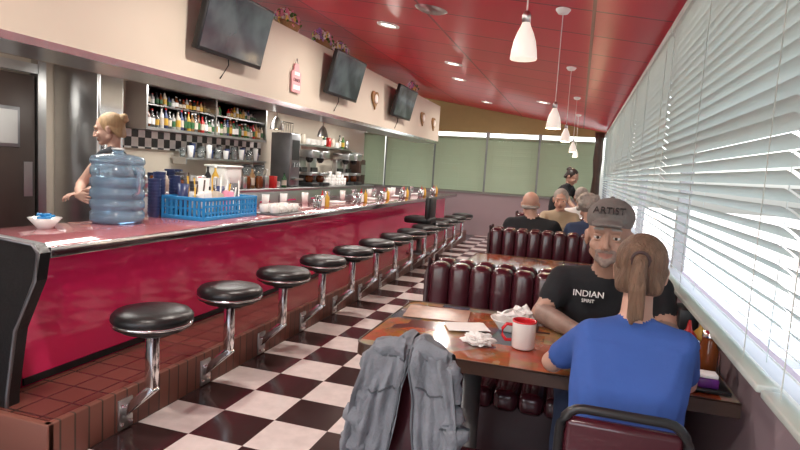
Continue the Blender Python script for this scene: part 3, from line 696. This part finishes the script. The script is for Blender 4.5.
# ------------------------------------------------------------ table items (near table)
TZ=.755
mb=MB();mb.lathe([(.001,.004),(.034,.0),(.040,.006),(.041,.092),(.0415,.096)],G('ceramic'),seg=28);mb.lathe([(.0415,.092),(.042,.097),(.037,.097),(.0365,.092)],G('redcer'),seg=28);mb.lathe([(.037,.095),(.034,.01),(.001,.008)],G('redcer'),seg=28)
mb.tube([(-.038,-.006,.078),(-.058,-.012,.08),(-.071,-.015,.063),(-.071,-.015,.04),(-.058,-.012,.024),(-.038,-.006,.024)],[.006,.006,.0055,.0055,.006,.006],G('redcer'),8)
o=mb.obj('coffee_mug');o.location=(-.135,1.97,TZ)
def crumple(name,c,r,sq=.5,seed=0):
    bm=bmesh.new();bmesh.ops.create_icosphere(bm,subdivisions=4,radius=1)
    vs,fs=bm_data(bm);out=[]
    for v in vs:
        n=noise.noise(v*2.3+V((seed,0,0)))*.55+noise.noise(v*6+V((0,seed,0)))*.25
        q=v*(1+n);out.append(V((q.x*r,q.y*r*.8,max(q.z,-.75)*r*sq+r*sq*.75)))
    mb=MB();mb.add(out,fs,G('paper'),False);o=mb.obj(name);o.location=c
crumple('crumpled_napkin',(-.285,1.93,TZ),.05,.45,3);crumple('crumpled_napkin',(-.17,2.32,TZ),.045,.8,8)
mb=MB();mb.grid(lambda u,v:V(((u-.5)*.16,(v-.5)*.12,.004+.006*abs(noise.noise(V((u*4,v*4,2)))))),10,8,G('paper'));o=mb.obj('paper_napkin');o.location=(-.36,2.12,TZ);o.rotation_euler=(0,0,.4)
mb=MB();mb.lathe([(.001,0),(.045,0),(.05,.008),(.075,.04),(.08,.045),(.072,.043),(.045,.012),(.001,.01)],G('ceramic'),seg=28)
for i in range(7): mb.box((rnd(-.03,.03),rnd(-.03,.03),.05+rnd(0,.02)),(.05,.035,.006),G('paper'),.001,Matrix.Rotation(rnd(0,3),4,'Z')@Matrix.Rotation(rnd(-.8,.8),4,'X'))
o=mb.obj('white_bowl_with_wrappers');o.location=(-.20,2.18,TZ)
mb=MB();mb.box((0,0,.001),(.26,.2,.002),mat('menu_card',(.30,.13,.06),.3,var=.6,scale=25));o=mb.obj('placemat_menu');o.location=(-.51,2.27,TZ);o.rotation_euler=(0,0,.12)
mb=MB();mb.box((0,0,.006),(.10,.22,.012),G('blackp'),.003)
for dx,dy in((-.03,.07),(.03,.07)): mb.lathe([(.001,0),(.024,0),(.02,.07),(.02,.075)],G('glass'),(dx,dy,.012),14);mb.lathe([(.021,.072),(.02,.095),(.001,.1)],G('chrome'),(dx,dy,.012),14)
mb.lathe([(.001,0),(.033,0),(.03,.09),(.02,.115),(.02,.13)],G('amber'),(0,.0,.012),14);mb.lathe([(.021,.128),(.02,.145),(.001,.148)],G('chrome'),(0,0,.012),14)
mb.box((-.01,-.075,.026),(.055,.05,.028),G('purple'),.004);mb.box((-.01,-.075,.046),(.05,.045,.012),G('paper'),.003)
o=mb.obj('condiment_rack');o.location=(.42,1.90,TZ)
mb=MB()
for dx,dy,m in((0,0,'redpl'),(.05,.05,'mustard')): mb.lathe([(.001,0),(.026,0),(.028,.01),(.026,.09),(.01,.11),(.004,.14)],G(m),(dx,dy,0),16)
o=mb.obj('ketchup_and_mustard_bottles');o.location=(.40,2.10,TZ)
mb=MB();mb.box((0,0,.07),(.07,.12,.14),G('blackp'),.008);mb.box((-.036,0,.07),(.004,.08,.10),G('chrome'));o=mb.obj('napkin_dispenser');o.location=(.43,2.34,TZ)
caddy(.36,3.9,TZ);caddy(.36,6.0,TZ)
# ------------------------------------------------------------ chairs (movable) near camera
def chair(name,x,y,w=.31,top=.85,seatw=.38):
    mb=MB();r=.011;fr=G('blackp')
    h=w/2
    pts=[(x-h,y+.03,.42),(x-h,y+.01,.60),(x-h,y-.01,top-.06)]
    for k in range(1,6):
        a=math.pi-k*math.pi/10;pts.append((x-h+.05+.05*math.cos(a),y-.015,top-.06+.06*math.sin(a)))
    for k in range(0,6):
        a=math.pi/2-k*math.pi/10;pts.append((x+h-.05+.05*math.cos(a),y-.015,top-.06+.06*math.sin(a)))
    pts+=[(x+h,y+.01,.60),(x+h,y+.03,.42)]
    mb.tube(pts,r,fr,10)
    mb.box((x,y-.002,(top+.52)/2-.01),(w-.02,.035,top-.55),G('maroon'),.016,seg=3)
    mb.box((x,y+.21,.445),(seatw,.38,.06),G('maroon'),.025,seg=3);mb.box((x,y+.21,.41),(seatw-.04,.34,.02),fr)
    for sx in(-1,1):
        mb.tube([(x+sx*h,y+.03,.42),(x+sx*(h+.01),y-.02,.0)],r,fr,10);mb.tube([(x+sx*h,y+.37,.42),(x+sx*(h+.01),y+.40,.0)],r,fr,10)
        mb.tube([(x+sx*h,y+.03,.42),(x+sx*h,y+.37,.42)],r,fr,8)
    return mb.obj(name)
chair('dining_chair',.145,1.35,.275,.825,.36)
chair('dining_chair',-.355,1.36,.23,.88,.34)
# jacket draped over the chair back
mb=MB();jx,jy=-.355,1.355
def jpath(v):
    L=[(.07,.70),(.055,.82),(.045,.90),(.02,.925),(-.015,.93),(-.045,.90),(-.055,.82),(-.065,.72),(-.07,.62),(-.075,.50)]
    t=v*(len(L)-1);i=min(int(t),len(L)-2);f=t-i
    return L[i][0]*(1-f)+L[i+1][0]*f,L[i][1]*(1-f)+L[i+1][1]*f
def panel(s):
    def fn(u,v):
        y,z=jpath(v);d=max(0,v-.60)
        inner=.16*d*(1+.3*math.sin(v*14))
        outer=.094+.040*min(1,max(0,v-.42)*3.0)+.04*d
        x=inner+(outer-inner)*u
        fold=.013*math.sin(u*10+s*1.3+v*3)*min(1,abs(v-.45)*5)+.020*noise.noise(V((u*3,v*6,s*3.1)))+.010*noise.noise(V((u*9,v*14,s*1.7)))
        z2=z+.028*noise.noise(V((u*2.5+s,v*2,7)))-.025*u*u
        side=-1 if v>.42 else 1
        return V((jx+s*x,jy+y+side*abs(fold)*1.2-(.02*u*u if v>.5 else 0),z2))
    return fn
for s in(-1,1): mb.grid(panel(s),30,56,G('denim'))
for s in(-1,1):
    pts=[];rs=[]
    for k in range(30):
        t=k/29;pts.append(V((jx+s*(.096+.028*math.sin(t*1.9)+.006*math.sin(t*21)),jy-.045-.02*t+.010*math.sin(t*9),.885-(.36 if s<0 else .40)*t)));rs.append((.019+.015*math.sin(min(1,t*2.2)*1.57))*(1+.16*math.sin(t*34+s)+.1*noise.noise(V((t*9,s,0)))))
    vs0=len(mb.v);mb.tube(pts,rs,G('denim'),18)
    for i in range(vs0,len(mb.v)):
        q=V(mb.v[i]);n=noise.noise(q*28)*.010+noise.noise(q*60)*.004;mb.v[i]=(q.x+n,q.y+n*.7,q.z)
    mb.tube([pts[-2]+V((0,0,.02)),pts[-1]],.037,G('denimd'),16)
def collar(s):
    def fn(u,v):
        return V((jx+s*(.012+.080*u),jy-.052-.012*math.sin(v*3.0)+.01*u+.004*noise.noise(V((u*6,v*6,s))),.935-.012*u-.055*v*(1-.35*u)+.006*math.sin(u*5)))
    return fn
for s in(-1,1): mb.grid(collar(s),10,8,G('denim'));mb.tube([collar(s)(u/10,1.0) for u in range(11)],.003,G('denimd'),6)
for s in(-1,1):
    mb.tube([panel(s)(.05,v)+V((0,-.003,0)) for v in[.52+.02*k for k in range(24)]],.003,G('denimd'),6)
    mb.tube([panel(s)(u,.66)+V((0,-.003,0)) for u in[.15+.03*k for k in range(20)]],.0022,G('denimd'),6)
mb.obj('grey_denim_jacket')
# ------------------------------------------------------------ people
RX=lambda a:Matrix.Rotation(math.radians(a),4,'X')
RZ=lambda a:Matrix.Rotation(math.radians(a),4,'Z')
T=Matrix.Translation
# man with cap facing the camera
hM=T((.128,2.30,1.138))@RZ(-7)@RX(1)@Matrix.Scale(1.04,4)
J=dict(pelvis=(.155,2.55,.56),chest=(.152,2.47,.82),neck=(.140,2.41,.985),shL=(.335,2.43,.93),shR=(-.025,2.43,.93),
 elL=(.37,2.30,.80),wrL=(.20,2.12,.785),elR=(-.095,2.33,.80),wrR=(.065,2.13,.785),
 hipL=(.25,2.50,.53),hipR=(.06,2.50,.53),knL=(.27,2.12,.52),knR=(.04,2.12,.52),anL=(.27,2.16,.09),anR=(.04,2.16,.09))
mb=person(J,G('blk'),G('jeans'),G('skint'),G('hgrey'),'cap',hM,{'L':((-.9,-.4,0),(0,0,-1),.3),'R':((.9,-.3,0),(0,0,-1),.3)},beard=G('beard'),forearm=G('tattoo'),belly=.02,k=1.05,voxel=.009,hv=.0042)
P=[(G('capm'),ellmesh((0,.012,.068),(.085,.101,.072),hM))]
P.append((G('capm'),hullmesh([((.052,-.080,.050),.006),((-.052,-.080,.050),.006),((.046,-.132,.047),.005),((-.046,-.132,.047),.005),((0,-.144,.053),.005),((0,-.085,.062),.006)],hM)))
organic(mb,P,.0045,3)
mb.text('ARTIST',.034,G('blackp'),hM@T((0,-.089,.097))@RX(66),.004)
mb.sph((0,.01,.140),(.008,.008,.005),G('capm'),2,hM)
mb.text('INDIAN',.034,G('paper'),T((.075,2.325,.90))@RX(78),.012)
mb.text('SPIRIT',.018,G('paper'),T((.075,2.322,.873))@RX(82),.012)
mb.obj('seated_man_in_black_tshirt')
# woman in blue, back to camera
hM=T((.186,1.69,1.106))@RZ(172)@RX(8)@Matrix.Scale(.82,4)
J=dict(pelvis=(.165,1.50,.56),chest=(.166,1.54,.80),neck=(.178,1.625,.985),shR=(.072,1.59,.932),shL=(.288,1.59,.932),
 elR=(-.030,1.72,.80),wrR=(.04,1.91,.785),elL=(.335,1.72,.80),wrL=(.28,1.92,.785),
 hipR=(.085,1.52,.53),hipL=(.245,1.52,.53),knR=(.055,1.86,.53),knL=(.275,1.86,.53),anR=(.055,1.80,.09),anL=(.275,1.80,.09),foot=(0,1,0))
mb=person(J,G('blue'),G('jeans'),G('skin'),G('hbrown'),'pony',hM,{'R':((.6,.8,0),(0,0,-1),.3,1),'L':((-.6,.8,0),(0,0,-1),.3,1)},k=.80,voxel=.0075,hv=.0038,belly=.008,sleeve=.70)
mb.tube([hM@V((.026*math.cos(a),.130+.004*math.sin(a),.032+.026*math.sin(a))) for a in[2*math.pi*i/14 for i in range(14)]],.005,G('tieb'),6,True)
mb.obj('seated_woman_in_blue_shirt')
# server woman behind counter
hM=T((-3.42,3.50,1.50))@RZ(-62)@RX(14)
J=dict(pelvis=(-3.36,3.52,.92),chest=(-3.36,3.52,1.17),neck=(-3.38,3.51,1.36),shL=(-3.32,3.36,1.30),shR=(-3.46,3.66,1.30),
 elL=(-3.44,3.26,1.08),wrL=(-3.26,3.08,1.02),elR=(-3.58,3.66,1.06),wrR=(-3.66,3.46,1.0),
 hipL=(-3.32,3.44,.88),hipR=(-3.40,3.60,.88),knL=(-3.32,3.44,.48),knR=(-3.40,3.60,.48),anL=(-3.32,3.44,.09),anR=(-3.40,3.60,.09),foot=(-.9,-.4,0))
person(J,G('gry'),G('jeans'),G('skin'),G('hblond'),'bun',hM,{'L':((.95,-.25,-.1),(.2,.9,0),.45),'R':((-.3,-.9,-.2),(0,0,-1),.5)},k=.88,sleeve=.15,voxel=.010,hv=.0045).obj('waitress_behind_counter')
hM=T((-.40,5.32,1.085))@RZ(180)@RX(6)
def seatedback(x,y,k,topz):
    return dict(pelvis=(x,y-.10,.57),chest=(x,y-.06,.80),neck=(x,y-.02,topz-.24),shL=(x+.17*k,y-.04,topz-.30),shR=(x-.17*k,y-.04,topz-.30),
     elL=(x+.22*k,y+.08,.80),wrL=(x+.10,y+.30,.785),elR=(x-.22*k,y+.08,.80),wrR=(x-.10,y+.30,.785),hipL=(x+.09,y-.05,.54),hipR=(x-.09,y-.05,.54),knL=(x+.1,y+.32,.53),knR=(x-.1,y+.32,.53),anL=(x+.1,y+.28,.09),anR=(x-.1,y+.28,.09),foot=(0,1,0))
person(seatedback(-.37,5.30,1.1,1.2),G('blk'),G('jeans'),G('skin'),G('hgrey'),'bald',hM,k=1.1,voxel=.014,hv=.006,belly=.03).obj('bald_man_in_black_shirt')
hM=T((.10,5.32,1.10))@RZ(184)@RX(5)
person(seatedback(.12,5.30,.88,1.21),G('jeans'),G('jeans'),G('skin'),G('hgrey'),'curly',hM,k=.86,voxel=.014,hv=.006,sleeve=1).obj('woman_with_grey_hair')
def seatedfront(x,y,k,topz):
    return dict(pelvis=(x,y+.10,.57),chest=(x,y+.06,.80),neck=(x,y+.02,topz-.24),shL=(x+.17*k,y+.04,topz-.30),shR=(x-.17*k,y+.04,topz-.30),
     elL=(x+.22*k,y-.08,.80),wrL=(x+.10,y-.30,.785),elR=(x-.22*k,y-.08,.80),wrR=(x-.10,y-.30,.785),hipL=(x+.09,y+.05,.54),hipR=(x-.09,y+.05,.54),knL=(x+.1,y-.32,.53),knR=(x-.1,y-.32,.53),anL=(x+.1,y-.28,.09),anR=(x-.1,y-.28,.09))
hM=T((-.17,6.52,1.10))@RZ(0)@RX(10)
person(seatedfront(-.17,6.56,.95,1.21),G('khaki'),G('jeans'),G('skin'),G('hgrey'),'short',hM,k=.95,voxel=.015,hv=.006,sleeve=1).obj('person_in_tan_jacket')
hM=T((.05,7.42,1.12))@RZ(180)@RX(4)
person(seatedback(.05,7.42,.95,1.22),G('paper'),G('jeans'),G('skin'),G('hgrey'),'short',hM,k=.95,voxel=.016,hv=.008).obj('seated_diner')
J=dict(pelvis=(-.36,9.0,.92),chest=(-.26,8.93,1.12),neck=(-.20,8.88,1.25),shL=(-.17,9.06,1.19),shR=(-.27,8.74,1.19),
 elL=(-.05,9.02,.98),wrL=(.12,8.9,.86),elR=(-.17,8.60,.98),wrR=(-.02,8.45,.85),
 hipL=(-.33,9.07,.88),hipR=(-.40,8.92,.88),knL=(-.33,9.07,.48),knR=(-.40,8.92,.48),anL=(-.33,9.07,.09),anR=(-.40,8.92,.09),foot=(.9,-.3,0))
dxy=(.06,.35)
for k_ in J:
    if k_!='foot': J[k_]=(J[k_][0]+dxy[0],J[k_][1]+dxy[1],J[k_][2])
hM=T((-.16+dxy[0],8.85+dxy[1],1.36))@RZ(60)@RX(35)
person(J,G('blk'),G('blk'),G('skint'),G('hblack'),'bun',hM,k=.92,voxel=.016,hv=.008).obj('waitress_leaning_over')
# ------------------------------------------------------------ outdoors
simple('ground_outside',(10,5,-.12),(40,60,.1),G('concrete'))
def car(name,x,y,m):
    mb=MB();P=[(-2.2,.35),(-2.15,.75),(-1.4,.88),(-.8,1.38),(.7,1.42),(1.4,.95),(2.1,.85),(2.2,.4)]
    mb.poly([(a,b) for a,b in P],1.7,m,T((0,-.85,0)))
    mb.poly([(-1.25,.92),(-.75,1.32),(.62,1.36),(1.2,.95)],1.72,G('cargl'),T((0,-.86,0)))
    for a in(-1.4,1.4):
        for s in(-.86,.66): mb.cyl((a,s,.33),(a,s+.2,.33),.33,G('tire'),seg=24);mb.cyl((a,s-.01,.33),(a,s+.21,.33),.18,G('steel'),seg=16)
    o=mb.obj(name);o.location=(x,y,-.07);o.rotation_euler=(0,0,math.pi/2);return o
car('parked_car',3.0,2.8,G('carred'));car('parked_car',4.4,9.0,G('carwhite'));car('parked_car',6.8,14.5,G('carred'))
simple('building_across_street',(22,10,2.2),(6,26,4.6),G('stucco'))
# ------------------------------------------------------------ light
sc=bpy.context.scene
w=bpy.data.worlds.new('World');sc.world=w;w.use_nodes=True;N=w.node_tree.nodes;L=w.node_tree.links
bg=N['Background'];sk=N.new('ShaderNodeTexSky');sk.sky_type='NISHITA';sk.sun_disc=False;sk.sun_elevation=math.radians(42);sk.sun_rotation=math.radians(250);sk.dust_density=3
hs=N.new('ShaderNodeHueSaturation');hs.inputs['Saturation'].default_value=.5;L.new(sk.outputs[0],hs.inputs['Color'])
L.new(hs.outputs[0],bg.inputs[0]);bg.inputs[1].default_value=.98
l=bpy.data.lights.new('sun','SUN');l.energy=3.5;l.angle=.01;l.color=(1,.93,.82)
o=bpy.data.objects.new('sun',l);o.rotation_euler=V((.6,.35,-.75)).to_track_quat('-Z','Y').to_euler();sc.collection.objects.link(o)
# ------------------------------------------------------------ camera
f=570.;phi=math.radians(3.5);p=math.radians(5.794);th=math.radians(17.058)
fw=V((-math.sin(th)*math.cos(p),math.cos(th)*math.cos(p),-math.sin(p)));r0=V((math.cos(th),math.sin(th),0));u0=r0.cross(fw)
R=r0*math.cos(phi)+u0*math.sin(phi);U=-r0*math.sin(phi)+u0*math.cos(phi)
cd=bpy.data.cameras.new('camera');cd.sensor_width=36;cd.lens=f/800*36;cd.clip_start=.05
co=bpy.data.objects.new('camera',cd);sc.collection.objects.link(co);sc.camera=co
co.matrix_world=Matrix(((R.x,U.x,-fw.x,0),(R.y,U.y,-fw.y,0),(R.z,U.z,-fw.z,1.35),(0,0,0,1)))
sc.view_settings.view_transform='Standard';sc.view_settings.look='None';sc.view_settings.exposure=.22
